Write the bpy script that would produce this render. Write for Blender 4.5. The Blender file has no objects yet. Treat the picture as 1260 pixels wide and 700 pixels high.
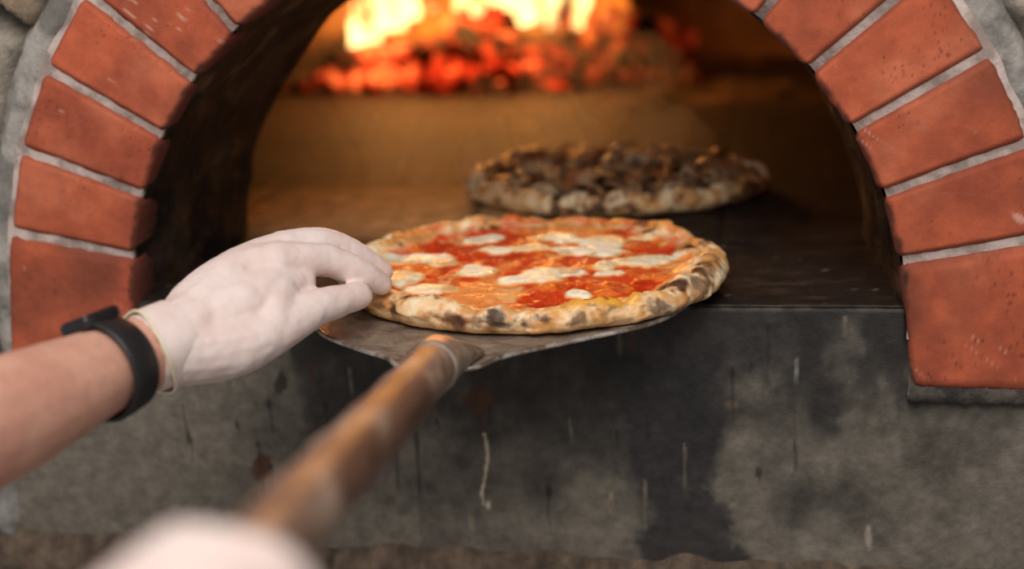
import bpy, bmesh, math, random
import numpy as np
from mathutils import Matrix, Vector
random.seed(7); rng=np.random.RandomState(7)
sc=bpy.context.scene
sc.view_settings.view_transform='Standard'

# ---------------------------------------------------------------- helpers
def vn(P,s=1.0,seed=0):
    """numpy 3D value noise 0..1"""
    P=np.asarray(P,float)*s+seed*17.31
    i=np.floor(P).astype(np.int64); f=P-i; f=f*f*(3-2*f)
    def h(x,y,z):
        n=(x*374761393+y*668265263+z*2147483647+seed*1274126177)&0xffffffff
        n=((n^(n>>13))*1274126177)&0xffffffff
        n=((n^(n>>16))*2246822519)&0xffffffff
        return ((n^(n>>15))&0xffffff)/float(0xffffff)
    r=0
    for dx in (0,1):
        wx=f[:,0] if dx else 1-f[:,0]
        for dy in (0,1):
            wy=f[:,1] if dy else 1-f[:,1]
            for dz in (0,1):
                wz=f[:,2] if dz else 1-f[:,2]
                r=r+wx*wy*wz*h(i[:,0]+dx,i[:,1]+dy,i[:,2]+dz)
    return r
def fbm(P,s,seed=0,o=4):
    a=0;w=.5;t=0
    for k in range(o):
        a=a+w*vn(P,s*2**k,seed+k); t+=w; w*=.5
    return a/t
def ss(a,b,x):
    t=np.clip((x-a)/(b-a),0,1); return t*t*(3-2*t)
def mix(a,b,m):
    m=np.asarray(m)[:,None]; return np.asarray(a)*(1-m)+np.asarray(b)*m

def link(o,parent=None):
    sc.collection.objects.link(o)
    if parent: o.parent=parent
    return o
def empty(name,loc=(0,0,0)):
    o=bpy.data.objects.new(name,None); link(o); o.empty_display_size=.05; return o
def mk(name,V,Fc,mat,parent=None,cols=None,smooth=True):
    me=bpy.data.meshes.new(name)
    me.from_pydata([tuple(v) for v in V],[],[tuple(int(i) for i in f) for f in Fc]); 
    if cols is not None:
        at=me.color_attributes.new('Col','FLOAT_COLOR','POINT')
        c=np.ones((len(V),4),np.float32); c[:,:3]=cols
        at.data.foreach_set('color',c.ravel())
    bm=bmesh.new(); bm.from_mesh(me); bmesh.ops.recalc_face_normals(bm,faces=bm.faces); bm.to_mesh(me); bm.free()
    if smooth: me.polygons.foreach_set('use_smooth',[True]*len(me.polygons))
    me.materials.append(mat); me.update()
    return link(bpy.data.objects.new(name,me),parent)
def gridfaces(n,m,wrap=False):
    F=[]
    for i in range(n-1):
        for j in range(m if wrap else m-1):
            k=(j+1)%m
            F.append((i*m+j,i*m+k,(i+1)*m+k,(i+1)*m+j))
    return F
def material(name,color=(.5,.5,.5),rough=.6,metal=0,attr=False,var=0,varscale=30,bump=0,bscale=60,bdetail=6,
             color2=None,c2scale=8,c2lo=.45,c2hi=.6,spec=.5,sss=0,emis=None,stretch=None,bump2=0,b2scale=400):
    m=bpy.data.materials.new(name); m.use_nodes=True; nt=m.node_tree; N=nt.nodes; L=nt.links
    b=N['Principled BSDF']; b.inputs['Roughness'].default_value=rough; b.inputs['Metallic'].default_value=metal
    b.inputs['Specular IOR Level'].default_value=spec
    tc=N.new('ShaderNodeTexCoord'); vec=tc.outputs['Object']
    if stretch:
        mp=N.new('ShaderNodeMapping'); mp.inputs['Scale'].default_value=stretch; L.new(vec,mp.inputs[0]); vec=mp.outputs[0]
    def noise(s,d=6,r=.6):
        n=N.new('ShaderNodeTexNoise'); n.inputs['Scale'].default_value=s; n.inputs['Detail'].default_value=d; n.inputs['Roughness'].default_value=r
        L.new(vec,n.inputs['Vector']); return n.outputs['Fac']
    if attr:
        a=N.new('ShaderNodeVertexColor'); a.layer_name='Col'; col=a.outputs['Color']
    else:
        rgb=N.new('ShaderNodeRGB'); rgb.outputs[0].default_value=(*color,1); col=rgb.outputs[0]
    if color2:
        mr=N.new('ShaderNodeMapRange'); mr.inputs['From Min'].default_value=c2lo; mr.inputs['From Max'].default_value=c2hi
        L.new(noise(c2scale),mr.inputs['Value'])
        mx=N.new('ShaderNodeMix'); mx.data_type='RGBA'; L.new(mr.outputs[0],mx.inputs['Factor']); L.new(col,mx.inputs['A']); mx.inputs['B'].default_value=(*color2,1); col=mx.outputs['Result']
    if var:
        mr=N.new('ShaderNodeMapRange'); mr.inputs['From Min'].default_value=.3; mr.inputs['From Max'].default_value=.7
        mr.inputs['To Min'].default_value=1-var; mr.inputs['To Max'].default_value=1+var
        L.new(noise(varscale,8,.7),mr.inputs['Value'])
        mx=N.new('ShaderNodeVectorMath'); mx.operation='SCALE'; L.new(col,mx.inputs[0]); L.new(mr.outputs[0],mx.inputs['Scale']); col=mx.outputs[0]
    L.new(col,b.inputs['Base Color'])
    if bump:
        bp=N.new('ShaderNodeBump'); bp.inputs['Strength'].default_value=1; bp.inputs['Distance'].default_value=bump
        L.new(noise(bscale,bdetail),bp.inputs['Height'])
        if bump2:
            b2=N.new('ShaderNodeBump'); b2.inputs['Distance'].default_value=bump2; L.new(noise(b2scale,3),b2.inputs['Height']); L.new(bp.outputs[0],b2.inputs['Normal']); bp=b2
        L.new(bp.outputs[0],b.inputs['Normal'])
    if sss:
        b.inputs['Subsurface Weight'].default_value=sss; b.inputs['Subsurface Radius'].default_value=(.01,.004,.003); b.inputs['Subsurface Scale'].default_value=1
    return m

# ---------------------------------------------------------------- camera
C=(.25405,-1.29,.41762)
R_=(.98407,.17081,-.04922); U_=(-.00316,.29366,.9559); F_=(-.17773,.94052,-.28952)
cam=bpy.data.cameras.new('camera'); co=bpy.data.objects.new('camera',cam); link(co)
cam.lens=50; cam.sensor_width=36; cam.clip_start=.02
co.matrix_world=Matrix(((R_[0],U_[0],-F_[0],C[0]),(R_[1],U_[1],-F_[1],C[1]),(R_[2],U_[2],-F_[2],C[2]),(0,0,0,1)))
cam.dof.use_dof=True; cam.dof.focus_distance=1.28; cam.dof.aperture_fstop=1.9
sc.camera=co

# ---------------------------------------------------------------- arch bricks
Z0=-.0211; RI=.3767; RO=.508
arch=empty('brick_arch')
mb=material('terracotta_brick',attr=True,rough=.8,var=.2,varscale=45,bump=.0006,bscale=120,bump2=.0003,b2scale=900,spec=.25)
mg=material('grout_lime',color=(.55,.44,.40),rough=.9,color2=(.30,.23,.20),c2scale=34,var=.2,bump=.0012,bscale=150)
mgrey=material('mortar_grey',color=(.36,.33,.30),rough=.95,color2=(.18,.165,.15),c2scale=25,var=.2,bump=.003,bscale=80)
mdark=material('mortar_dark',color=(.075,.06,.05),rough=.95,color2=(.03,.026,.024),c2scale=45,var=.4,bump=.003,bscale=120)
def quadgrid(c0,c1,c2,c3,n,m):
    out=[]
    for i in range(n):
        u=i/(n-1)
        for j in range(m):
            v=j/(m-1)
            out.append((1-u)*((1-v)*c0+v*c3)+u*((1-v)*c1+v*c2))
    return np.array(out)
BV=[];BF=[];BC=[]
def brick(c0,c1,c2,c3,seed,yf=-.013):
    n,m=64,36
    g=quadgrid(*[np.array(c) for c in (c0,c1,c2,c3)],n,m)
    u=np.repeat(np.linspace(0,1,n),m); v=np.tile(np.linspace(0,1,m),n)
    ln=.128; wd=.06
    d=np.minimum(np.minimum(u,1-u)*ln,np.minimum(v,1-v)*wd)
    P=np.stack([g[:,0],np.zeros(len(g)),g[:,1]],1)
    cen=g.mean(0)
    cu=np.minimum(u,1-u)*ln; cv=np.minimum(v,1-v)*wd
    rad=.006
    ex=np.clip(rad-cu,0,rad)/rad; ey=np.clip(rad-cv,0,rad)/rad
    cor=(ex*ey)
    g2=g+(cen-g)/np.linalg.norm(cen-g+1e-9,axis=1)[:,None]*(cor*.0026)[:,None]
    nz=(fbm(P,60,seed,3)-.5)
    y=yf+.0035*(1-ss(0,.004,d))+nz*.0012
    edge=(d<1e-6)
    g2=g2+ (edge*(fbm(P,90,seed+3,2)-.5)*.003)[:,None]
    F3=np.stack([g2[:,0],y,g2[:,1]],1)
    base=len(BV)
    tone=random.uniform(.84,1.08); 
    col=np.array([.47,.104,.048])*tone
    cc=np.tile(col,(len(F3),1))
    cc=mix(cc,[.29,.064,.034],.7*ss(.44,.68,fbm(P,22,seed+11,4)))
    cc=mix(cc,[.60,.18,.095],.5*ss(.52,.75,fbm(P,14,seed+31,4)))
    rotP=P@np.array([[.8,0,.6],[0,1,0],[-.6,0,.8]]); rotP=rotP*np.array([40,1,320])
    cc=mix(cc,[.68,.38,.29],.65*ss(.83,.93,vn(rotP,1,seed))*ss(.50,.62,fbm(P,18,seed+5,2)))
    cc=mix(cc,[.12,.03,.02],.7*ss(.82,.92,vn(P,500,seed+2))*ss(.45,.62,fbm(P,30,seed+9,2)))
    cc=mix(cc,[.10,.035,.022],.55*ss(.52,.72,fbm(P,9,77,3)))
    r=np.hypot(F3[:,0],F3[:,2]-Z0)
    ns=fbm(P,70,5,3)
    cc=mix(cc,[.02,.014,.012],ss(.007,.0,(r-RI)-(ns-.5)*.014)*.9*(F3[:,2]>-.03) )
    cc=mix(cc,[.20,.05,.03],.6*ss(.004,0,d))
    F=gridfaces(n,m)
    border=[i*m for i in range(n)]+[(n-1)*m+j for j in range(1,m)]+[i*m+m-1 for i in range(n-2,-1,-1)]+[j for j in range(m-2,0,-1)]
    V=[tuple(p) for p in F3]; CL=[tuple(c) for c in cc]
    k0=len(V)
    for b in border:
        V.append((F3[b,0],.06,F3[b,2])); rr=math.hypot(F3[b,0],F3[b,2]-Z0)
        CL.append((.02,.014,.012) if rr<RI+.012 else (.3,.06,.03))
    nb=len(border)
    for i in range(nb):
        j=(i+1)%nb; F.append((border[i],border[j],k0+j,k0+i))
    for f in F: BF.append(tuple(q+base for q in f))
    BV.extend(V); BC.extend(CL)
NB=16; A0=.181; DA=(math.pi-.196-.181)/NB
def pol(r,t): return np.array([r*math.cos(t),Z0+r*math.sin(t)])
G=.0042
for k in range(NB):
    a=A0+k*DA; b=a+DA
    def off(r,t,s):
        p=pol(r,t); return p+s*G*np.array([-math.sin(t),math.cos(t)])
    brick(off(RI,a,1),off(RO,a,1),off(RO,b,-1),off(RI,b,-1),100+k*7)
brick((.3865,-.074),(.520,-.078),pol(RO,A0)+np.array([0.003,-G]),pol(RI,A0)+np.array([0,-G]),401)
brick((-.3865,-.074),(-.525,-.080),pol(RO,math.pi-.196)+np.array([-.003,-G]),pol(RI,math.pi-.196)+np.array([0,-G]),402)
mk('bricks',BV,BF,mb,arch,np.array(BC),True)
n=180; V=[];Fc=[]
prof=[(RI+.003,.05),(RI+.003,-.0085),(RO-.001,-.0095),(RO+.006,-.007),(RO+.022,-.004),(RO+.03,.03)]
ts=np.linspace(-.02,math.pi+.02,n)
for t in ts:
    for (r,y) in prof:
        w=.0012*math.sin(37*t+r*300)
        p=pol(r+w*.5,t); V.append((p[0],y+w*.4,p[1]))
mk('grout',V,gridfaces(n,len(prof)),mg,arch)
for s,x0,x1 in ((1,.382,.538),(-1,-.382,-.545)):
    xs=np.linspace(x0,x1,90); V=[]
    rows=[(-.093,.004),(-.093,-.006),(-.088,-.011),(-.082,-.012),(-.076,-.010),(-.068,-.004),(.0,-.004)]
    for z,y in rows:
        for x in xs:
            w=vn(np.array([[x*90,z*40,s*3.]]),1,4)[0]-.5; w2=vn(np.array([[x*260,z*90,s*3.]]),1,5)[0]-.5
            lo=1 if z<-.08 else 0
            V.append((x,y+.004*w2*(z<-.07),z+lo*(w*.007+w2*.003)))
    mk('springer_mortar',V,gridfaces(len(rows),90),mdark,arch)
V=[];prof=[(RO+.003,-.006),(RO+.012,-.0105),(RO+.020,-.0085),(RO+.028,-.002),(RO+.040,.016),(RO+.055,.03)]
for i,t in enumerate(np.linspace(-.15,math.pi+.15,320)):
    for j,(r,y) in enumerate(prof):
        w=.010*(vn(np.array([[t*22,j*.7,1]]),1,3)[0]-.5)
        p=pol(r+w*(j>0),t); V.append((p[0],y+w*.4,p[1]))
mk('outer_mortar',V,gridfaces(320,len(prof)),mgrey,arch)

# ---------------------------------------------------------------- slab
ZB=-.278
xs=np.arange(-.545,.60,.002); zs=np.append(np.arange(ZB,-.001,.002),0.0)
X,Zz=np.meshgrid(xs,zs); P=np.stack([X.ravel(),0*X.ravel(),Zz.ravel()],1)
x=P[:,0]; z=P[:,2]
c=np.tile(np.array([.105,.090,.076]),(len(P),1))
n1=fbm(P,6,1,5); n2=fbm(P,18,2,5); n3=fbm(P,70,3,3); n4=fbm(P,160,13,3); nv=fbm(P*np.array([1,1,.35]),30,33,4)
c=mix(c,[.155,.134,.108],ss(.42,.60,n1+.12*(x<-.1)+.06*(x>.28)))
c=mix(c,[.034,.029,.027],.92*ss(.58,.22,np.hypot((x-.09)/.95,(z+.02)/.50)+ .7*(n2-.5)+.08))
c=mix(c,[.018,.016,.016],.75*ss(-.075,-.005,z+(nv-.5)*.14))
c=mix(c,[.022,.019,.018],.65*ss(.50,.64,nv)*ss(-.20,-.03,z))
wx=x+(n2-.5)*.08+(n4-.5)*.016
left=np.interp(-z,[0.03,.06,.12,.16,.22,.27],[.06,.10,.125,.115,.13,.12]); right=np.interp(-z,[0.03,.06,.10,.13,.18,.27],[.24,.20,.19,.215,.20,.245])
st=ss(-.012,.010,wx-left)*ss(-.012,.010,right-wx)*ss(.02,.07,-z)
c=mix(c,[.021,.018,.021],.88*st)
c=mix(c,[.018,.017,.017],.75*ss(.028,.0,np.hypot(x-.306+.03*(n3-.5),(z+.108)*.7)+.02*(n2-.5)))
c=mix(c,[.028,.024,.023],.6*ss(.05,.02,np.hypot((x+.16)*.7,z+.11)+.06*(n2-.5)))
c=c*(.58+.50*n3+.34*n4)[:,None]
def blob(bx,bz,rx,rz,col,a=1,tail=0):
    global c
    d=np.hypot((x-bx)/rx,(z-bz)/rz)+ (n3-.5)*.8+(n4-.5)*.5
    c=mix(c,col,a*ss(1.1,.7,d))
    if tail:
        w=.0014+.0007*np.sin(z*120)
        c=mix(c,col,a*.8*ss(w+.0012,w*.4,np.abs(x-bx+.004*(vn(P*np.array([0,0,1]),40,9)-.5)))*(z<bz)*ss(bz-tail,bz-tail+.01,z))
rust=[.075,.028,.017]
blob(-.0288,-.101,.014,.017,rust,.85,.045); blob(-.264,-.179,.011,.018,rust,.9,.05); blob(-.234,-.086,.008,.014,[.02,.014,.012],.8,0)
blob(.125,-.015,.004,.01,rust,.8,.04); blob(-.097,-.10,.0015,.02,[.015,.013,.012],.9,.11); blob(-.16,-.07,.0012,.008,[.2,.17,.14],.7,.03)
blob(.28,-.06,.0015,.012,[.25,.24,.22],.6,.02); blob(.35,-.235,.003,.012,[.35,.3,.26],.7,.02); blob(-.045,-.235,.003,.01,[.2,.16,.12],.6,.03)
blob(.02,-.245,.003,.008,[.2,.16,.12],.6,.02); blob(.22,-.1,.006,.004,[.16,.1,.07],.6); blob(.10,-.20,.002,.004,[.3,.2,.12],.6); blob(-.20,-.065,.003,.006,[.09,.03,.02],.8,.02)
for k in range(30):   # old drips from the sill
    bx=random.uniform(-.36,.37); bz=random.uniform(-.20,-.01); dk=random.random()<.82
    blob(bx,bz,random.uniform(.001,.003),random.uniform(.003,.010),[.012,.010,.010] if dk else [.16,.13,.10],.6,random.uniform(.01,.06))
dx=np.abs(x-(-.027+.004*np.sin(z*70)+.003*(vn(P*np.array([0,0,1]),60,4)-.5)))
c=mix(c,[.46,.39,.30],.9*ss(.0022,.0008,dx+ .0016*(n3-.5))*(z<-.135)*(z>-.214))
c=mix(c,[.46,.39,.30],.9*ss(.0034,.0018,np.hypot(x+.026,(z+.214)*.6)))
sp=vn(P,330,8); c=mix(c,[.25,.2,.16],.5*ss(.93,.97,sp)*ss(.5,.6,n2))
c=mix(c,[.13,.10,.075],.5*ss(-.007,-.001,z)*ss(.35,.6,n3))
y=-.0022*(n2-.5)-.0010*(n3-.5)+.003*ss(-.005,0,z)
keep=lambda X_,Z_: not (abs(X_)>.3835 and Z_>-.086)
V=np.stack([x,y,z],1); m_=len(xs)
Fc=[f for f in gridfaces(len(zs),m_) if keep(V[f[0],0],V[f[0],2]) and keep(V[f[2],0],V[f[2],2])]
ms=material('slate_slab',attr=True,rough=.62,var=.3,varscale=70,bump=.0014,bscale=90,spec=.28,bump2=.0006,b2scale=500)
mk('oven_front_slab',V,Fc,ms,None,c)

V=[];xs2=np.linspace(-.9,1.0,700)
prof=[(-.262,.004),(-.270,-.010),(-.279,-.022),(-.295,-.026),(-.32,-.024),(-.35,-.01)]
Cc=[]
PP=np.array([(xx*30,zz*30,2.) for xx in xs2 for zz,yy in prof]); W1=fbm(PP,1,6,4)-.5; W2=fbm(PP,2.7,9,4)
k=0
for i,xx in enumerate(xs2):
    for j,(zz,yy) in enumerate(prof):
        V.append((xx,yy+W1[k]*.016*(j>0),zz+W1[k]*.022)); Cc.append(np.array([.11,.075,.052])*(.10+1.6*W2[k])); k+=1
mr_=material('rubble_mortar',attr=True,rough=.95,var=.5,varscale=60,bump=.005,bscale=90)
mk('mortar_ledge',V,gridfaces(700,len(prof)),mr_,None,np.array(Cc))

# ---------------------------------------------------------------- stone wall
xs=np.arange(-1.25,1.45,.006); zs=np.arange(-.62,.95,.006)
X,Zz=np.meshgrid(xs,zs); P=np.stack([X.ravel(),0*X.ravel(),Zz.ravel()],1); x=P[:,0]; z=P[:,2]
pts=[]
for i in range(-9,12):
    for j in range(-7,10):
        pts.append((i*.17+(j%2)*.085+rng.uniform(-.04,.04), j*.115+rng.uniform(-.025,.025)))
pts=np.array(pts)
wx=x+(fbm(P,14,40,3)-.5)*.03; wz=z+(fbm(P,14,50,3)-.5)*.03
D=np.hypot((wx[:,None]-pts[None,:,0])*.75,(wz[:,None]-pts[None,:,1]))
idx=np.argpartition(D,2,axis=1)[:,:2]; ar=np.arange(len(P)); d0=D[ar,idx[:,0]]; d1=D[ar,idx[:,1]]
gap=np.abs(d1-d0); cid=np.where(d0<d1,idx[:,0],idx[:,1])
pal=np.array([[.20,.19,.18],[.26,.215,.165],[.13,.13,.135],[.29,.25,.20],[.17,.14,.115],[.23,.215,.20]])
colr=pal[(cid*7)%6]*(.8+.4*rng.rand(len(pts)))[cid][:,None]
m=ss(.006,.02,gap); n2=fbm(P,12,60,5); n3=fbm(P,55,61,4)
colr=colr*(.25+1.4*n2)[:,None]; colr=mix(colr,[.30,.20,.11],.6*ss(.53,.68,fbm(P,9,71,4))); colr=mix(colr,[.06,.055,.055],.6*ss(.55,.7,fbm(P,24,74,4)))
cw=mix([.10,.085,.07],colr,m)*(.5+1.0*n3)[:,None]
y=.014-.026*m*(.6+.8*n2)-.010*(n3-.5)+rng.uniform(-.006,.006,len(pts))[cid]*m
rr=np.hypot(x,z-Z0)
y=y+.05*ss(RO+.040,RO+.012,rr)
y=np.where(((x>-.55)&(x<.60)&(z>-.30)&(z<.02)), .04, y)
V=np.stack([x,y,z],1); nx=len(xs)
def kp(v): return not (math.hypot(v[0],v[2]-Z0)<RO-.03)
Fc=[f for f in gridfaces(len(zs),nx) if kp(V[f[0]]) and kp(V[f[2]])]
mst=material('field_stone',attr=True,rough=.9,var=.4,varscale=60,bump=.003,bscale=70,bump2=.001,b2scale=300)
mk('wall_back',V,Fc,mst,None,cw)
mfl=material('floor_tile',color=(.18,.16,.14),rough=.7,var=.2,varscale=4,bump=.002,bscale=20)
bm=bmesh.new(); bmesh.ops.create_grid(bm,x_segments=8,y_segments=8,size=1.0)
me=bpy.data.meshes.new('floor'); bm.to_mesh(me); bm.free(); me.materials.append(mfl)
fo=bpy.data.objects.new('floor',me); fo.location=(.1,-.8,-.95); fo.scale=(1.35,1.5,1); link(fo)

# ---------------------------------------------------------------- oven interior
oven=empty('pizza_oven')
msoot=material('soot_brick',attr=True,rough=.5,var=.5,varscale=25,bump=.006,bscale=35,spec=.3,bump2=.0015,b2scale=200)
n,mm=44,200
ys=np.linspace(-.004,.26,n); V=[]
for yy in ys:
    rr=RI+.001-(.0217)*min(1,max(0,yy/.26))
    for t in np.linspace(-.03,math.pi+.03,mm):
        p=pol(rr,t); V.append((p[0],yy,p[1]))
V=np.array(V); nn=fbm(V,16,80,4)-.5; rad=V*np.array([1,0,1])-np.array([0,0,Z0])
rad/=np.linalg.norm(rad,axis=1)[:,None]+1e-9
V2=V+rad*(nn*.018*ss(0,.03,V[:,1]))[:,None]
last=V2[-mm:]; lr=rad[-mm:]
V2=np.concatenate([V2,last+lr*.04+np.array([0,.004,0]),last+lr*.12+np.array([0,.004,0])])
c=np.tile([.011,.009,.009],(len(V),1)); c=mix(c,[.055,.035,.026],.9*ss(.54,.70,fbm(V,11,90,4))); c=mix(c,[.15,.09,.06],.55*ss(.62,.74,fbm(V,30,95,4)))
c=np.concatenate([c,np.tile([.02,.015,.012],(2*mm,1))])
mk('mouth_tunnel',V2,gridfaces(n+2,mm),msoot,oven,c)
CY0=.95; RD=.75
prof=[(RD,-.01),(RD,.08),(RD,.16),(RD*.995,.24),(RD*.96,.32),(RD*.88,.39),(RD*.74,.45),(RD*.55,.49),(RD*.3,.515),(.001,.52)]
pr=[]
for a,b in zip(prof[:-1],prof[1:]):
    for s in np.linspace(0,1,5)[:-1]: pr.append((a[0]*(1-s)+b[0]*s,a[1]*(1-s)+b[1]*s))
pr.append(prof[-1]); mm=240; V=[]
for r,zz in pr:
    for k in range(mm):
        t=2*math.pi*k/mm; V.append((r*math.sin(t),CY0-r*math.cos(t),zz))
V=np.array(V)
c=np.tile([.20,.11,.058],(len(V),1)); c=mix(c,[.035,.024,.019],ss(.40,.60,fbm(V,5,120,4)))
c=c*(.75+.25*ss(0,.1,np.abs(np.mod(V[:,2]/.062,1)-.5)*2))[:,None]
Fc=[f for f in gridfaces(len(pr),mm,True) if not (V[f[0]][1]<.5 and math.hypot(V[f[0]][0],V[f[0]][2]-Z0)<.385 )]
mdome=material('dome_brick',attr=True,rough=.95,var=.3,varscale=14,bump=.008,bscale=18,spec=.2)
mk('dome',V,Fc,mdome,oven,c)
xs=np.arange(-.78,.781,.005); ys=np.arange(0.0,1.74,.005)
X,Y=np.meshgrid(xs,ys); P=np.stack([X.ravel(),Y.ravel(),0*X.ravel()],1); x=P[:,0]; y=P[:,1]
n1=fbm(P,4,130,5); n2=fbm(P,16,131,4); n3=fbm(P,50,134,4); n5=fbm(P,8,137,4)
tile=((np.floor((x+.1)/.30)*3+np.floor((y-.22)/.30)*5)%4)
c=np.tile([.20,.115,.062],(len(P),1))*(.5+.20*tile)[:,None]
c=mix(c,[.030,.020,.015],.92*ss(.42,.56,n1)); c=mix(c,[.36,.23,.13],.6*ss(.52,.68,n2)*ss(.42,.6,1-n1))
c=mix(c,[.022,.015,.012],.85*ss(.50,.60,n5)*ss(.5,.9,y))
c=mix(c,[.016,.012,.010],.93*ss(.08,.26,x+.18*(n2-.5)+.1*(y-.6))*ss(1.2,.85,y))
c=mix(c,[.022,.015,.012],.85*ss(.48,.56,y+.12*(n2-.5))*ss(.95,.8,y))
c=mix(c,[.55,.32,.15],.8*ss(.26,.06,np.hypot((x+.20)/1.2,(y-.38)/.8)+.16*(n2-.5))*ss(.235,.26,y))  # orange fire glow painted into the floor colour, left of the back pizza
c=c*(.35+1.3*n3)[:,None]
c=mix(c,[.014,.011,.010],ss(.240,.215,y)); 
c=mix(c,[.060,.042,.030],.8*ss(.56,.72,fbm(P*np.array([1,4,1]),14,140,4))*ss(.235,.215,y))
c=mix(c,[.10,.08,.06],.6*ss(.012,.0,y)*ss(.4,.6,n3))
c=mix(c,[.40,.32,.24],.7*ss(.82,.92,vn(P,160,143))*ss(.48,.62,n2))
c=mix(c,[.015,.012,.010],.6*ss(1.12,1.3,y))
seam=np.minimum(np.abs(np.mod(x+.1+.15,.30)-.15),np.abs(np.mod(y-.22+.15,.30)-.15)); 
c=mix(c,[.012,.009,.008],.85*ss(.006,.002,seam)*(y>.2))
V=np.stack([x,y,-.001*ss(.006,.0,seam)*(y>.2)+.0018*(n2-.5)+.0014*(n3-.5)-.0005],1)
V[:,2]=np.minimum(V[:,2],.0008)
Fc=[f for f in gridfaces(len(ys),len(xs)) if (V[f[0]][1]>.24 or abs(V[f[0]][0])<.385)]
mh=material('hearth_tile',attr=True,rough=.66,var=.4,varscale=30,bump=.003,bscale=45,spec=.16,bump2=.0015,b2scale=220)
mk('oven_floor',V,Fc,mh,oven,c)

# ---------------------------------------------------------------- fire
fire=empty('wood_fire')
def emis_mat(name,stops,scale,strength_lo,strength_hi,lo,hi,base=(.02,.015,.012),detail=4):
    m=bpy.data.materials.new(name); m.use_nodes=True; N=m.node_tree.nodes; L=m.node_tree.links; b=N['Principled BSDF']
    b.inputs['Base Color'].default_value=(*base,1); b.inputs['Roughness'].default_value=.95
    tc=N.new('ShaderNodeTexCoord'); n=N.new('ShaderNodeTexNoise'); n.inputs['Scale'].default_value=scale; n.inputs['Detail'].default_value=detail
    L.new(tc.outputs['Object'],n.inputs['Vector'])
    cr=N.new('ShaderNodeValToRGB'); e=cr.color_ramp
    while len(e.elements)<len(stops): e.elements.new(.5)
    for el,(p,cc) in zip(e.elements,stops): el.position=p; el.color=(*cc,1)
    L.new(n.outputs['Fac'],cr.inputs[0]); L.new(cr.outputs[0],b.inputs['Emission Color'])
    mr=N.new('ShaderNodeMapRange'); mr.inputs['From Min'].default_value=lo; mr.inputs['From Max'].default_value=hi; mr.inputs['To Min'].default_value=strength_lo; mr.inputs['To Max'].default_value=strength_hi
    L.new(n.outputs['Fac'],mr.inputs['Value'])
    # embers are hottest in the heart of the bed
    sp=N.new('ShaderNodeSeparateXYZ'); L.new(tc.outputs['Object'],sp.inputs[0])
    a=N.new('ShaderNodeMath'); a.operation='ADD'; a.inputs[1].default_value=.33; L.new(sp.outputs['X'],a.inputs[0])
    ab=N.new('ShaderNodeMath'); ab.operation='ABSOLUTE'; L.new(a.outputs[0],ab.inputs[0])
    m2=N.new('ShaderNodeMapRange'); m2.interpolation_type='SMOOTHSTEP'; m2.inputs['From Min'].default_value=.14; m2.inputs['From Max'].default_value=.36; m2.inputs['To Min'].default_value=1; m2.inputs['To Max'].default_value=.08; L.new(ab.outputs[0],m2.inputs['Value'])
    mu=N.new('ShaderNodeMath'); mu.operation='MULTIPLY'; L.new(mr.outputs[0],mu.inputs[0]); L.new(m2.outputs[0],mu.inputs[1]); L.new(mu.outputs[0],b.inputs['Emission Strength'])
    return m
memb=emis_mat('embers',[(.35,(.3,.01,.0)),(.56,(1,.045,.008)),(.70,(1,.26,.05))],18,.05,2.9,.45,.70,detail=6)
mlog=emis_mat('burning_log',[(.4,(.2,.01,.0)),(.6,(1,.06,.01)),(.75,(1,.30,.05))],14,0,3.2,.48,.70)
bm=bmesh.new()
for i in range(680):
    xx=random.gauss(-.32,.19); 
    if xx<-.68 or xx>.12: continue
    h=.072*math.exp(-((xx+.33)/.29)**2)
    yy=random.uniform(1.29,1.52); s=random.choice([.006,.008,.010,.013,.018])*random.uniform(.8,1.2)
    mt=Matrix.Translation((xx,yy,random.uniform(.0,1)*h+s*.4))@Matrix.Rotation(random.uniform(0,6),4,(random.random(),random.random(),1))@Matrix.Diagonal((s*random.uniform(.8,2.4),s,s*random.uniform(.5,.9),1))
    r=bmesh.ops.create_icosphere(bm,subdivisions=2,radius=1,matrix=mt)
    for v in r['verts']:
        v.co+=Vector((random.uniform(-1,1),random.uniform(-1,1),random.uniform(-1,1)))*s*.14
me=bpy.data.meshes.new('ember_bed'); bm.to_mesh(me); bm.free(); me.materials.append(memb); link(bpy.data.objects.new('ember_bed',me),fire)
def tube(pts,rad,seg=20,squash=None,up=(0,0,1),cap=True):
    pts=[Vector(p) for p in pts]; V=[];Fc=[]
    for i,p in enumerate(pts):
        d=(pts[min(i+1,len(pts)-1)]-pts[max(i-1,0)]).normalized()
        s=d.cross(Vector(up)).normalized(); u=s.cross(d).normalized()
        sq=squash[i] if squash else (1,1)
        for k in range(seg):
            a=2*math.pi*k/seg; V.append(tuple(p+s*math.cos(a)*rad[i]*sq[0]+u*math.sin(a)*rad[i]*sq[1]))
    Fc=gridfaces(len(pts),seg,True)
    if cap: Fc.append(tuple(range(seg))[::-1]); Fc.append(tuple((len(pts)-1)*seg+k for k in range(seg)))
    return V,Fc
for i,(a,b,r) in enumerate([((-.60,1.42,.045),(-.22,1.44,.065),.026),((-.42,1.40,.065),(-.12,1.37,.062),.020),((-.5,1.55,.12),(-.1,1.52,.12),.036),((-.27,1.36,.05),(-.42,1.62,.12),.026),((.06,1.40,.03),(-.16,1.62,.10),.034),((.10,1.50,.05),(-.05,1.42,.11),.030)]):
    pts=[np.array(a)*(1-s)+np.array(b)*s for s in np.linspace(0,1,22)]
    V,Fc=tube(pts,[r*(.9+.15*random.random()) for _ in pts],20)
    V=np.array(V); V=V+(fbm(V,40,i,3)-.5)[:,None]*.016
    mk('log_%d'%(i+1),V,Fc,mlog,fire)
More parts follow.
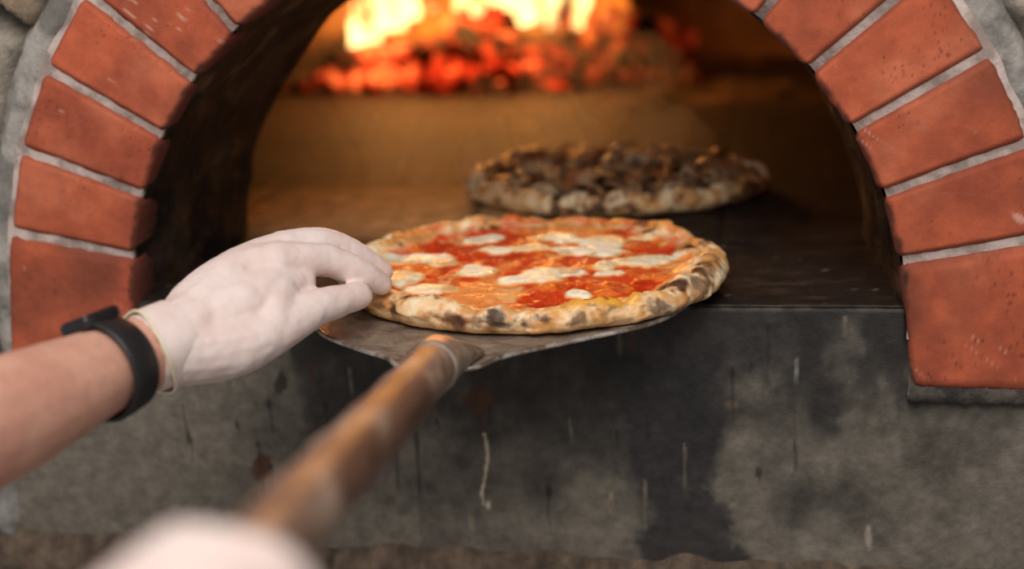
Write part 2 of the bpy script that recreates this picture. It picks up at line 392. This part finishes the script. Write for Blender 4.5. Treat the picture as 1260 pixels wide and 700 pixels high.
def flame_mat(name,low,top,s0,s1,lo=.40,hi=.60):
    m=bpy.data.materials.new(name); m.use_nodes=True; N=m.node_tree.nodes; L=m.node_tree.links
    for n_ in list(N): N.remove(n_)
    out=N.new('ShaderNodeOutputMaterial'); em=N.new('ShaderNodeEmission'); tr=N.new('ShaderNodeBsdfTransparent'); mx=N.new('ShaderNodeMixShader')
    tc=N.new('ShaderNodeTexCoord'); sp=N.new('ShaderNodeSeparateXYZ'); L.new(tc.outputs['Object'],sp.inputs[0])
    mr=N.new('ShaderNodeMapRange'); mr.inputs['From Min'].default_value=.03; mr.inputs['From Max'].default_value=.26; L.new(sp.outputs['Z'],mr.inputs['Value'])
    cr=N.new('ShaderNodeValToRGB'); cr.color_ramp.elements[0].color=(*low,1); cr.color_ramp.elements[1].color=(*top,1); L.new(mr.outputs[0],cr.inputs[0]); L.new(cr.outputs[0],em.inputs[0])
    ms_=N.new('ShaderNodeMapRange'); ms_.inputs['To Min'].default_value=s0; ms_.inputs['To Max'].default_value=s1; L.new(mr.outputs[0],ms_.inputs['Value']); L.new(ms_.outputs[0],em.inputs[1])
    nz=N.new('ShaderNodeTexNoise'); nz.inputs['Scale'].default_value=20; mp=N.new('ShaderNodeMapping'); mp.inputs['Scale'].default_value=(1,1,.4); L.new(tc.outputs['Object'],mp.inputs[0]); L.new(mp.outputs[0],nz.inputs['Vector'])
    m2=N.new('ShaderNodeMapRange'); m2.inputs['From Min'].default_value=lo; m2.inputs['From Max'].default_value=hi; L.new(nz.outputs['Fac'],m2.inputs['Value'])
    L.new(m2.outputs[0],mx.inputs[0]); L.new(tr.outputs[0],mx.inputs[1]); L.new(em.outputs[0],mx.inputs[2]); L.new(mx.outputs[0],out.inputs[0])
    return m
mf1=flame_mat('flame_core',(1,.58,.20),(1,.48,.13),5.5,4,.40,.60); mf2=flame_mat('flame_outer',(1,.24,.025),(1,.18,.015),1.8,.9,.38,.62)
def flame(x,y,z,h,r,mat,seed,i):
    N_=20; pts=[];rad=[]
    for k in range(N_):
        s=k/(N_-1); pts.append((x+.045*math.sin(seed+s*3.2)*s+.014*math.sin(seed*3+s*9)*s, y+.02*math.cos(seed*2+s*3)*s, z+h*s)); rad.append(max(.0012,r*(math.sin(math.pi*min(1,(s*.84+.16)))**.9)*(1-.35*s)))
    V,Fc=tube(pts,rad,18,[(1,.6)]*N_,up=(0,1,0)); V=np.array(V); V=V+(fbm(V*np.array([1,1,.5]),24,int(seed*10)%97,3)-.5)[:,None]*np.array([.05,.03,.01])
    mk('flame_%d'%i,V,Fc,mat,fire)
i=0
for (x_,y_,z_,h_,r_) in [(-.555,1.43,.060,.13,.018),(-.53,1.45,.050,.24,.030),(-.485,1.47,.095,.24,.042),(-.44,1.46,.115,.20,.028),(-.40,1.47,.13,.12,.014),(-.205,1.45,.10,.24,.038),(-.155,1.44,.085,.26,.036),(-.115,1.46,.090,.17,.022),(-.25,1.47,.125,.16,.018),(-.35,1.5,.13,.10,.013),(-.31,1.48,.12,.05,.012),(-.275,1.5,.135,.08,.012)]:
    flame(x_,y_,z_,h_,r_,mf1,x_*31+5,i); i+=1
for (x_,y_,z_,h_,r_) in [(-.61,1.49,.05,.24,.05),(-.47,1.54,.06,.3,.09),(-.38,1.53,.07,.28,.07),(-.31,1.54,.06,.26,.07),(-.2,1.54,.06,.3,.09),(-.08,1.51,.06,.22,.05),(-.03,1.54,.05,.16,.03)]:
    flame(x_,y_,z_,h_,r_,mf2,x_*17+3,i); i+=1
def plight(name,loc,e,col,rad):
    l=bpy.data.lights.new(name,'POINT'); l.energy=e; l.color=col; l.shadow_soft_size=rad
    o=bpy.data.objects.new(name,l); o.location=loc; link(o,fire); return o
plight('fire_light_a',(-.45,1.44,.26),10,(1,.38,.085),.05)
plight('fire_light_b',(-.17,1.42,.25),8,(1,.38,.085),.05)

# ---------------------------------------------------------------- steam over the pizzas
def volmat(name,dens,col):
    m=bpy.data.materials.new(name); m.use_nodes=True; N=m.node_tree.nodes; L=m.node_tree.links
    for n_ in list(N): N.remove(n_)
    out=N.new('ShaderNodeOutputMaterial'); v=N.new('ShaderNodeVolumeScatter'); v.inputs['Color'].default_value=(*col,1); v.inputs['Density'].default_value=dens; v.inputs['Anisotropy'].default_value=.35
    L.new(v.outputs[0],out.inputs['Volume']); return m
bm=bmesh.new()
for (sx_,sy_,sz_,w_,h_) in [(.02,.44,.095,.05,.040),(.08,.47,.100,.06,.045),(.13,.43,.09,.05,.035),(-.04,.50,.10,.045,.055),(.04,.50,.14,.05,.05),(-.10,.46,.10,.035,.06),(-.20,.40,.11,.030,.075),(.10,.52,.15,.05,.04),(-.15,.34,.075,.035,.05),(-.24,.36,.14,.018,.09),(-.07,.30,.09,.03,.05),(.0,.56,.17,.08,.05)]:
    r=bmesh.ops.create_uvsphere(bm,u_segments=28,v_segments=18,radius=1,matrix=Matrix.Translation((sx_,sy_,sz_))@Matrix.Rotation(random.uniform(-.5,.5),4,'Y')@Matrix.Diagonal((w_,w_*.7,h_,1)))
    A=np.array([v.co[:] for v in r['verts']]); N3=fbm(A,22,int(abs(sx_)*1000)%50,3)-.5
    cc0=Vector((sx_,sy_,sz_))
    for v,nn_ in zip(r['verts'],N3): v.co=cc0+(v.co-cc0)*(1+1.7*nn_)
me=bpy.data.meshes.new('steam'); bm.to_mesh(me); bm.free(); me.materials.append(volmat('steam_volume',4.2,(1,.96,.92))); link(bpy.data.objects.new('steam',me))

# ---------------------------------------------------------------- pizzas
def make_pizza(name,cx,cy,z0,rx,ry,seed,kind):
    nt=620; nr=150
    th=np.linspace(0,2*math.pi,nt,endpoint=False)
    cir=np.stack([np.cos(th)*3,np.sin(th)*3,0*th+seed],1)
    rimr=.0116+.008*(fbm(cir,.9,seed,3)-.35)+.006*(fbm(cir,3.0,seed+4,2)-.5)
    outR=1+.06*(fbm(cir,.6,seed+9,3)-.5)+.02*(fbm(cir,2.5,seed+19,2)-.5)
    rows=[]
    for u in np.linspace(0.0,1,nr)**.8: rows.append(('i',u))
    for a in np.linspace(140,-75,46): rows.append(('r',a))
    for u in (0.9,.6,.3,.02): rows.append(('b',u))
    V=[];tag=[];uu=[]
    for k,val in rows:
        RX=rx*outR; RY=ry*outR
        cr=1-rimr/ rx
        if k=='i':
            f=(cr-rimr/rx*.766)*val
            zr=z0+rimr*.98+rimr*.643*1.08
            z=z0+.0150+.0015*(1-val)+(zr-z0-.0150)*ss(.86,1.0,np.array([val]))[0]+0*th
            tg=0; fx=f
        elif k=='r':
            a=math.radians(val); fx=cr+rimr/rx*math.cos(a); z=z0+rimr*.98+rimr*1.0*math.sin(a)*(1.08 if val>0 else .95)
            z=np.maximum(z,z0+.0003); tg=1
        else:
            fx=(cr-.0)*val; z=z0+.0002+0*th; tg=2
        fx=fx+0*th
        V.append(np.stack([RX*fx*np.cos(th),RY*fx*np.sin(th),z],1)); tag.append(np.full(nt,tg)); uu.append(np.full(nt,float(val)))
    V=np.concatenate(V); tag=np.concatenate(tag); w=np.concatenate(uu)
    x=V[:,0];y=V[:,1]; Q=V+np.array([seed,seed*2.,0])
    nA=fbm(Q,30,seed+1,4); nB=fbm(Q,75,seed+2,4); nC=fbm(Q,200,seed+3,3); nD=fbm(Q,16,seed+8,3); nS=fbm(Q,62,seed+60,3); nL=fbm(Q,34,seed+90,2)
    inn=(tag==0); rn=(tag==1)
    ch=np.zeros(len(V))
    rr=np.hypot(x/rx,y/ry)
    if kind=='margherita':
        c=mix(np.tile([.66,.055,.010],(len(V),1)),[.82,.17,.025],ss(.45,.62,nA)); c=mix(c,[.42,.022,.006],.6*ss(.53,.68,fbm(Q,50,seed+20,4)))
        c=mix(c,[.88,.34,.09],.7*ss(.57,.68,nD+.12*ss(.7,.95,rr)))
        c=mix(c,[.88,.52,.20],.55*ss(.61,.70,fbm(Q,55,seed+23,3)))
        for (bx,by,sx,sy,rot) in [(.063,.078,.034,.037,.5),(.040,.052,.020,.016,.2),(-.055,-.022,.028,.026,0),(.008,-.035,.034,.023,.3),(.036,-.028,.020,.014,.3),(.112,.012,.048,.018,.5),(.148,.04,.02,.018,0),(-.128,-.052,.036,.023,.1),(-.125,.021,.040,.018,.4),(-.09,.004,.02,.014,0),(-.035,.054,.034,.013,.1),(.0,.10,.034,.016,.4),(-.06,.10,.022,.016,0),(.09,-.03,.018,.012,.4),(-.085,-.085,.024,.015,0),(.06,-.092,.016,.012,0),(.10,.095,.018,.012,.2)]:
            X_=(x-bx)*math.cos(rot)+(y-by)*math.sin(rot); Y_=-(x-bx)*math.sin(rot)+(y-by)*math.cos(rot)
            d=np.hypot(X_/sx,Y_/sy)+(fbm(Q,40,seed+30,2)-.5)*1.8+(nB-.5)*.35
            ch=np.maximum(ch,ss(1.10,.62,d))
        # melted halo round each piece, then the creamy heart
        c=mix(c,[.90,.50,.18],.75*ss(.02,.35,ch))
        cheese=mix(np.tile([.88,.72,.46],(len(V),1)),[.90,.56,.24],.7*ss(.5,.66,nA)); cheese=mix(cheese,[.95,.86,.66],ss(.54,.40,nA))
        cheese=mix(cheese,[.50,.21,.05],.55*ss(.66,.76,nL+.1*(nC-.5)))
        c=mix(c,cheese,ss(.25,.8,ch)*.97)
    else:
        c=mix(np.tile([.34,.18,.08],(len(V),1)),[.18,.08,.04],ss(.4,.6,nA)); c=mix(c,[.55,.38,.22],.7*ss(.58,.68,nD))
    dz=np.where(inn,((nB-.5)*.006*(1-.8*ch)+(nA-.5)*.010*(1-.4*ch)+.0035*ch),0)
    cr_=mix(np.tile([.84,.53,.27],(len(V),1)),[.94,.74,.48],ss(.45,.65,nA)); cr_=mix(cr_,[.62,.27,.07],.85*ss(.50,.66,nB+.25*(nD-.5)))
    up=np.where(rn,w,0)
    cr_=mix(cr_,[.34,.125,.03],.85*ss(.53,.66,nS+.16*(nC-.5)))
    cr_=mix(cr_,[.05,.022,.012],.92*ss(.62,.71,nS+.14*(nC-.5)))
    if kind=='margherita':
        a_=np.arctan2(y,x)
        cr_=mix(cr_,[.84,.39,.03],.85*rn*ss(.42,.1,np.abs(a_+1.00))*ss(20,60,up)*ss(.38,.52,nB))
        red=rn*ss(.1,.7,np.sin(a_))*ss(60,110,up)*ss(.34,.46,nD)
        cr_=mix(cr_,[.76,.14,.022],.85*red)
        cr_=mix(cr_,[.86,.38,.10],.6*rn*ss(-.1,.5,np.sin(a_))*ss(.46,.58,nB))
        def charspot(ang,aw,lo,hi,col,al):
            dd=np.hypot((a_-ang)/aw,(up-(lo+hi)/2)/((hi-lo)/2))+(nB-.5)*2.4+(nC-.5)*1.4
            return al*rn*ss(1.1,.3,dd),col
        for args in [(-1.60,.12,-20,80,[.04,.018,.012],.92),(-1.36,.08,-20,60,[.07,.028,.014],.88),(-1.02,.11,40,130,[.03,.014,.010],.94),(-.15,.14,10,110,[.20,.08,.03],.8),(-2.05,.12,70,140,[.09,.035,.018],.8),(-.45,.10,-20,70,[.12,.05,.02],.8),(-1.85,.07,-30,40,[.20,.09,.035],.75),(-.72,.08,-20,50,[.10,.04,.018],.8),(-1.18,.06,-20,30,[.12,.05,.02],.8),(-2.3,.08,-10,50,[.18,.08,.03],.75),(.3,.1,60,130,[.10,.04,.02],.7),(.9,.07,60,140,[.06,.03,.015],.8),(1.5,.05,60,130,[.10,.04,.02],.8),(2.0,.08,60,140,[.10,.04,.02],.7)]:
            am,cl=charspot(*args); cr_=mix(cr_,cl,am)
    m=np.where(inn,ss(.90,1.0,w+ (nB-.5)*.18),1.0)
    c=mix(c,cr_,m)
    fl=rn*ss(5,-45,w); c=mix(c,[.50,.29,.13],.5*fl)
    c=mix(c,[.55,.36,.2],(tag==2)*1.)
    V[:,2]+=dz*np.where(inn,ss(1.0,.9,w),0)
    rad=np.stack([x,y,0*x],1); rad/=np.linalg.norm(rad,axis=1)[:,None]+1e-6
    lump=(nA-.5)*.015+(nB-.5)*.006+.004*ss(.56,.68,nL)
    V=V+rn[:,None]*(rad*(lump*np.clip(np.cos(np.radians(w)),-.2,1))[:,None]+np.array([0,0,1])*(lump*np.clip(np.sin(np.radians(w))-.35,0,1))[:,None])
    V=V+np.array([cx,cy,0])
    mp=material(name+'_mat',attr=True,rough=.5,var=.12,varscale=160,bump=.0008,bscale=200,spec=.5)
    nt_=mp.node_tree; a=nt_.nodes.new('ShaderNodeTexNoise'); a.inputs['Scale'].default_value=40
    tc=nt_.nodes.new('ShaderNodeTexCoord'); nt_.links.new(tc.outputs['Object'],a.inputs['Vector'])
    mr=nt_.nodes.new('ShaderNodeMapRange'); mr.inputs['From Min'].default_value=.4; mr.inputs['From Max'].default_value=.6; mr.inputs['To Min'].default_value=.20; mr.inputs['To Max'].default_value=.58
    nt_.links.new(a.outputs['Fac'],mr.inputs['Value']); nt_.links.new(mr.outputs[0],nt_.nodes['Principled BSDF'].inputs['Roughness'])
    e=empty(name)
    mk('crust_and_sauce' if kind=='margherita' else 'crust',V,gridfaces(len(rows),nt,True),mp,e,c)
    return e
piz=make_pizza('margherita_pizza',.022,.045,.0105,.190,.172,3,'margherita')
piz2=make_pizza('mushroom_pizza',.06,.468,.002,.190,.150,12,'mushroom')
V=[];Fc=[];Cc=[]
for i in range(330):
    r=math.sqrt(random.random())*.84; t=random.uniform(0,6.283)
    cx=.06+.19*r*math.cos(t); cy=.468+.15*r*math.sin(t); cz=.019+random.uniform(0,.024)*(1.15-r)
    L_=random.uniform(.009,.026); W_=random.uniform(.004,.012); bend=random.uniform(.002,.012)
    rot=Matrix.Rotation(random.uniform(0,6.28),3,'Z')@Matrix.Rotation(random.uniform(-.9,.9),3,'X')@Matrix.Rotation(random.uniform(-.6,.6),3,'Y')
    col=np.array(random.choice([[.22,.11,.05],[.34,.18,.08],[.13,.06,.03],[.55,.35,.19],[.42,.13,.04],[.30,.17,.09],[.66,.48,.30],[.48,.25,.11]]))
    b=len(V); nu,nv=9,5
    for top in (0,1):
        for u in range(nu):
            for v in range(nv):
                s=u/(nu-1)*2-1; q=v/(nv-1)*2-1; wv=W_*(1-.45*s*s)
                p=rot@Vector((s*L_,q*wv,bend*(1-s*s)+.002*math.sin(q*5+i)+(.0022 if top else 0)))
                V.append((cx+p.x,cy+p.y,cz+p.z)); Cc.append(col*random.uniform(.8,1.2))
    for o in (0,nu*nv):
        for u in range(nu-1):
            for v in range(nv-1):
                k=b+o+u*nv+v; Fc.append((k,k+1,k+nv+1,k+nv))
    bd=[u*nv for u in range(nu)]+[(nu-1)*nv+v for v in range(1,nv)]+[u*nv+nv-1 for u in range(nu-2,-1,-1)]+[v for v in range(nv-2,0,-1)]
    for k in range(len(bd)):
        a_,b_=bd[k],bd[(k+1)%len(bd)]; Fc.append((b+a_,b+b_,b+nu*nv+b_,b+nu*nv+a_))
mm_=material('mushroom_slices_mat',attr=True,rough=.45,var=.2,varscale=120,spec=.5)
mk('mushroom_slices',V,Fc,mm_,piz2,np.array(Cc))

# ---------------------------------------------------------------- peel
peel=empty('pizza_peel')
mpe=material('peel_steel',color=(.46,.38,.31),rough=.42,metal=.6,color2=(.13,.085,.055),c2scale=34,c2lo=.44,c2hi=.68,var=.35,varscale=70,bump=.0008,bscale=90)
ml=material('peel_edge_steel',color=(.55,.50,.45),rough=.38,metal=.7,color2=(.2,.15,.12),c2scale=40,var=.3)
ctl=[(-.047,-.200),(.008,-.200),(.034,-.168),(.095,-.122),(.145,-.085),(.170,-.045),(.180,0),(.178,.12),(.15,.175),(.1,.195),(-.08,.195),(-.14,.175),(-.165,.12),(-.170,0),(-.166,-.06),(-.148,-.112),(-.105,-.152),(-.070,-.176)]
def catmull(P,n=8,closed=True):
    P=[np.array(p,float) for p in P]; out=[]; N_=len(P)
    rngN=N_ if closed else N_-1
    for i in range(rngN):
        g=(lambda k:P[k%N_]) if closed else (lambda k:P[min(max(k,0),N_-1)])
        p0,p1,p2,p3=g(i-1),g(i),g(i+1),g(i+2)
        for s in np.linspace(0,1,n,endpoint=False):
            out.append(.5*((2*p1)+(-p0+p2)*s+(2*p0-5*p1+4*p2-p3)*s*s+(-p0+3*p1-3*p2+p3)*s**3))
    if not closed: out.append(P[-1])
    return out
ol=catmull(ctl,7); nO=len(ol); cen=np.array([0,.02]); V=[]
PZ=.0065
for zt in (PZ+.0022,PZ):
    for s in (1.0,.985,.9,.6,.3,.01):
        for p in ol:
            q=cen+(p-cen)*s; V.append((q[0],q[1],zt+(.0016*ss(.9,1,np.array([s]))[0])))
Fc=gridfaces(6,nO,True)+[tuple(k+6*nO for k in f) for f in gridfaces(6,nO,True)]
Fc+=[(k,(k+1)%nO,6*nO+(k+1)%nO,6*nO+k) for k in range(nO)]
mk('peel_blade',V,Fc,mpe,peel)
pts=[(p[0],p[1],PZ+.002) for p in ol]+[(ol[0][0],ol[0][1],PZ+.002)]
Vt,Ft=tube(pts,[.0024]*len(pts),8,cap=False); mk('rolled_edge',Vt,Ft,ml,peel)
hp0=np.array([-.018,-.165,.012]); hp1=np.array([.030,-.70,.118]); hd=(hp1-hp0)/np.linalg.norm(hp1-hp0)
lens=[0,.012,.03,.05,.07,.09,.095,.1]; rr=[.012,.018,.0205,.0215,.022,.0222,.0222,.0205]; sq=[(2.6,.25),(1.9,.45),(1.35,.75),(1.08,.95),(1,1),(1,1),(1,1),(1,1)]
pts=[hp0+hd*l for l in lens]
Vt,Ft=tube(pts,rr,28,sq); mk('socket',Vt,Ft,mpe,peel)
mha=material('worn_handle',color=(.13,.066,.043),rough=.45,metal=0,color2=(.36,.26,.20),c2scale=18,c2lo=.48,c2hi=.66,var=.55,varscale=40,bump=.0016,bscale=60,spec=.45,stretch=(1.6,.5,1.6))
L0=np.linspace(.085,1.0,70); pts=[hp0+hd*l for l in L0]
Vt,Ft=tube(pts,[.0200+.0007*math.sin(l*60) for l in L0],28); mk('handle',Vt,Ft,mha,peel)

# ---------------------------------------------------------------- person
person=empty('pizza_chef')
def chain(bm,pts,rad,seg=16):
    pts=[np.array(p,float) for p in pts]
    Q=np.array(catmull([np.append(p,r) for p,r in zip(pts,rad)],8,False))
    n=len(Q); P=[Vector(q[:3]) for q in Q]; R=[max(q[3],.002) for q in Q]
    rings=[]
    ref=Vector((.13,.2,.97))
    d0=(P[1]-P[0]).normalized(); d1=(P[-1]-P[-2]).normalized()
    seq=[]
    for a in (-80,-60,-40,-20): seq.append((P[0]+d0*R[0]*math.sin(math.radians(a)),R[0]*math.cos(math.radians(a)),d0))
    for i in range(n):
        d=(P[min(i+1,n-1)]-P[max(i-1,0)]).normalized(); seq.append((P[i],R[i],d))
    for a in (20,40,60,80): seq.append((P[-1]+d1*R[-1]*math.sin(math.radians(a)),R[-1]*math.cos(math.radians(a)),d1))
    for p,r,d in seq:
        s=d.cross(ref).normalized(); u=s.cross(d)
        rings.append([bm.verts.new(p+(s*math.cos(2*math.pi*k/seg)+u*math.sin(2*math.pi*k/seg))*r) for k in range(seg)])
    for a,b in zip(rings[:-1],rings[1:]):
        for k in range(seg): bm.faces.new((a[k],a[(k+1)%seg],b[(k+1)%seg],b[k]))
    bm.faces.new(rings[0][::-1]); bm.faces.new(rings[-1])
def organic(name,chains,mat,parent,vox=.0025,smooth=8,wr=0,wsize=.02,fac=.5):
    bm=bmesh.new()
    for pts,rad in chains: chain(bm,pts,rad)
    bmesh.ops.recalc_face_normals(bm,faces=bm.faces)
    me=bpy.data.meshes.new(name); bm.to_mesh(me); bm.free(); me.materials.append(mat)
    o=link(bpy.data.objects.new(name,me),parent)
    r=o.modifiers.new('r','REMESH'); r.mode='VOXEL'; r.voxel_size=vox; r.use_smooth_shade=True
    s=o.modifiers.new('s','SMOOTH'); s.factor=fac; s.iterations=smooth
    if wr:
        t=bpy.data.textures.new(name+'_t','CLOUDS'); t.noise_scale=wsize; t.noise_depth=2
        d=o.modifiers.new('d','DISPLACE'); d.texture=t; d.strength=wr; d.mid_level=.5; d.texture_coords='LOCAL'
    return o
mgl=material('latex_glove',color=(.80,.665,.63),rough=.5,color2=(.74,.56,.515),c2scale=24,c2lo=.42,c2hi=.70,bump=.0012,bscale=38,bdetail=3,sss=.10,spec=.35,bump2=.0003,b2scale=140)
mcuff=material('glove_cuff_latex',color=(.80,.70,.48),rough=.5,sss=.1)
msk=material('skin',color=(.60,.30,.22),rough=.55,color2=(.70,.38,.28),c2scale=14,var=.08,varscale=80,bump=.0008,bscale=180,sss=.12,spec=.3)
W=(-.2176,-.2372,.0517); CUFF=(-.2355,-.2686,.0469)
ch=[
 ([CUFF,W,(-.1979,-.1765,.0764),(-.1684,-.1571,.0880)],[.0345,.0335,.028,.0190]),
 ([W,(-.219,-.2109,.0670),(-.1979,-.1700,.0800),(-.172,-.130,.0930)],[.030,.0255,.0245,.0165]),
 ([W,(-.222,-.195,.062),(-.205,-.148,.076),(-.182,-.108,.086)],[.028,.024,.021,.0155]),
 ([W,(-.228,-.190,.055),(-.214,-.135,.066),(-.195,-.090,.076)],[.026,.021,.018,.0145]),
 ([W,(-.1886,-.2082,.0588),(-.1700,-.176,.0700),(-.150,-.150,.0680)],[.030,.029,.022,.0145]),
 ([CUFF,(-.205,-.2440,.0400),(-.180,-.2260,.0390),(-.158,-.2065,.0430),(-.1320,-.1655,.0495),(-.1055,-.1245,.0480)],[.0335,.030,.0275,.0215,.0168,.0126]),
 ([(-.158,-.2085,.0480),(-.163,-.180,.064)],[.019,.021]),
 ([(-.1684,-.1571,.0880),(-.1345,-.1226,.0800),(-.108,-.1027,.0610),(-.095,-.088,.0480)],[.0182,.0155,.0136,.0108]),
 ([(-.172,-.130,.0930),(-.1400,-.0964,.0890),(-.115,-.0743,.0680),(-.100,-.061,.0510)],[.0165,.0138,.0122,.0100]),
 ([(-.182,-.108,.086),(-.158,-.068,.083),(-.138,-.045,.066),(-.130,-.035,.050)],[.0150,.0122,.0110,.0092]),
 ([(-.195,-.090,.076),(-.182,-.057,.072),(-.168,-.040,.058),(-.162,-.030,.046)],[.0140,.0110,.0098,.0085]),
]
organic('gloved_hand',ch,mgl,person,.0021,5,.0024,.020)
ax=(Vector(W)-Vector(CUFF)).normalized(); ref=ax.cross(Vector((0,0,1))).normalized(); up_=ref.cross(ax)
pts=[]
for k in range(61):
    a=2*math.pi*k/60; pts.append(Vector(CUFF)-ax*(.010+.004*math.sin(a*2+1))+ (ref*math.cos(a)+up_*math.sin(a))*(.0362+.0008*math.sin(5*a)))
Vt,Ft=tube(pts,[.0013]*61,8,cap=False,up=tuple(ax)); mk('glove_cuff',Vt,Ft,mcuff,person)
V=[]
for s,r_ in ((-.010,.0360),(-.004,.0358),(.006,.0356),(.02,.0345)):
    for k in range(60):
        a=2*math.pi*k/60; q=Vector(CUFF)+ax*(s-(.004*math.sin(a*2+1) if s<0 else 0))+(ref*math.cos(a)+up_*math.sin(a))*(r_+.0008*math.sin(5*a)); V.append(tuple(q))
mk('glove_sleeve',V,gridfaces(4,60,True),mgl,person)
WT=(-.2565,-.3099,.0466)
organic('forearm',[([(-.222,-.245,.050),CUFF,WT,(-.2883,-.4217,.0484),(-.318,-.53,.054),(-.345,-.63,.062)],[.028,.0315,.0335,.0450,.049,.046]),
   ([WT,(-.27,-.36,.050),(-.300,-.46,.056)],[.026,.034,.038])],msk,person,.004,6)
mcl=material('shirt_cloth',color=(.03,.03,.035),rough=.9,bump=.001,bscale=300)
organic('upper_arm',[([(-.338,-.60,.060),(-.35,-.655,.075),(-.36,-.74,.20),(-.37,-.84,.38)],[.054,.058,.062,.072])],mcl,person,.008,6)

H=hp0+hd*.728
ho=Vector(hd); sx=ho.cross(Vector((0,0,1))).normalized(); 
if sx.x<0: sx=-sx
uz=sx.cross(ho); 
if uz.z<0: uz=-uz
def hl(a,b,c):
    v=Vector(H)-ho*a+sx*b+uz*c; return tuple(v)
ch=[]
for k,(aa,sc_) in enumerate([(.034,1.0),(.012,1.05),(-.010,1.0),(-.029,.88)]):
    ch.append(([hl(.018+aa*.5,-.070,-.040),hl(.010+aa*.8,-.040,-.006),hl(aa,-.004,.024)],[.022,.0185,.0150]))
    ch.append(([hl(aa,-.004,.024),hl(aa,.029,.018),hl(aa,.038*sc_,-.008),hl(aa,.016,-.031),hl(aa,-.008,-.030)],[.0148,.0130,.0120,.0108,.0094]))
ch.append(([hl(.02,-.070,-.042),hl(.046,-.048,-.026),hl(.060,-.024,-.026),hl(.060,.002,-.033)],[.022,.019,.0140,.0110]))
ch.append(([hl(.03,-.105,-.075),hl(.022,-.072,-.044),hl(.012,-.040,-.014)],[.028,.027,.023]))
organic('gloved_grip_hand',ch,mgl,person,.0028,6,.002,.018)
organic('grip_forearm',[([hl(.026,-.092,-.064),hl(.045,-.135,-.100),hl(.12,-.23,-.15),hl(.19,-.31,-.17)],[.026,.031,.043,.046])],msk,person,.005,6)

# wristwatch
watch=empty('wristwatch')
mbk=material('watch_rubber',color=(.012,.012,.014),rough=.45,bump=.0003,bscale=300)
mgs=material('watch_glass',color=(.01,.01,.012),rough=.08,spec=.8); mcs=material('watch_case_metal',color=(.05,.05,.055),rough=.3,metal=.8)
axw=(Vector(CUFF)-Vector((-.2883,-.4217,.0484))).normalized()
wc=Vector(WT); s1=axw.cross(Vector((0,0,1))).normalized(); u1=s1.cross(axw)
V=[]; prof=[(-.0145,.0005),(-.0145,.0030),(-.012,.0042),(.012,.0042),(.0145,.0030),(.0145,.0005)]
for k in range(72):
    a=2*math.pi*k/72
    for (t_,r_) in prof:
        rr_=.0362+r_+ .0014*t_/.0135*(-1)
        V.append(tuple(wc+axw*t_+(s1*math.cos(a)*1.02+u1*math.sin(a))*rr_))
Fb=[]
for k in range(72):
    k2=(k+1)%72
    for j in range(6):
        j2=(j+1)%6; Fb.append((k*6+j,k*6+j2,k2*6+j2,k2*6+j))
mk('strap',V,Fb,mbk,watch)
nrm=(u1*.93-s1*.36).normalized()
if nrm.z<0: nrm=-nrm
side=axw.cross(nrm).normalized()
def rbox(name,cen,ax1,ax2,ax3,a,b,h,r,mat,parent):
    V=[];n=48; levels=[(0,1-.08),(.15,1),(.85,1),(1,1-.10)]
    for (lz,sc_) in levels:
        for k in range(n):
            t=2*math.pi*k/n; e=.42
            xx=math.copysign(abs(math.cos(t))**e,math.cos(t))*a*sc_; yy=math.copysign(abs(math.sin(t))**e,math.sin(t))*b*sc_
            V.append(tuple(cen+ax1*xx+ax2*yy+ax3*(h*lz)))
    Fc=gridfaces(4,n,True); Fc.append(tuple(range(n))); Fc.append(tuple(3*n+k for k in range(n)))
    o=mk(name,V,Fc,mat,parent,None,False); bv=o.modifiers.new('b','BEVEL'); bv.width=.0008; bv.segments=2; return o
cc_=wc+nrm*.0345
rbox('case',cc_,axw,side,nrm,.0205,.0180,.0095,.006,mcs,watch)
rbox('glass',cc_+nrm*.0093,axw,side,nrm,.0185,.0160,.0012,.005,mgs,watch)

# ---------------------------------------------------------------- lights
w=bpy.data.worlds.new('world'); sc.world=w; w.use_nodes=True
bg=w.node_tree.nodes['Background']; bg.inputs[0].default_value=(1.0,.965,.93,1); bg.inputs[1].default_value=.36
def area(name,loc,target,size,e,col):
    l=bpy.data.lights.new(name,'AREA'); l.size=size; l.energy=e; l.color=col; o=bpy.data.objects.new(name,l); link(o)
    o.location=loc; o.rotation_euler=(Vector(target)-Vector(loc)).to_track_quat('-Z','Y').to_euler(); return o
area('overhead_fill',(.1,-1.9,2.1),(0,0,0),1.6,66,(1,.96,.91))  # unseen area light added above and behind the camera to light the front
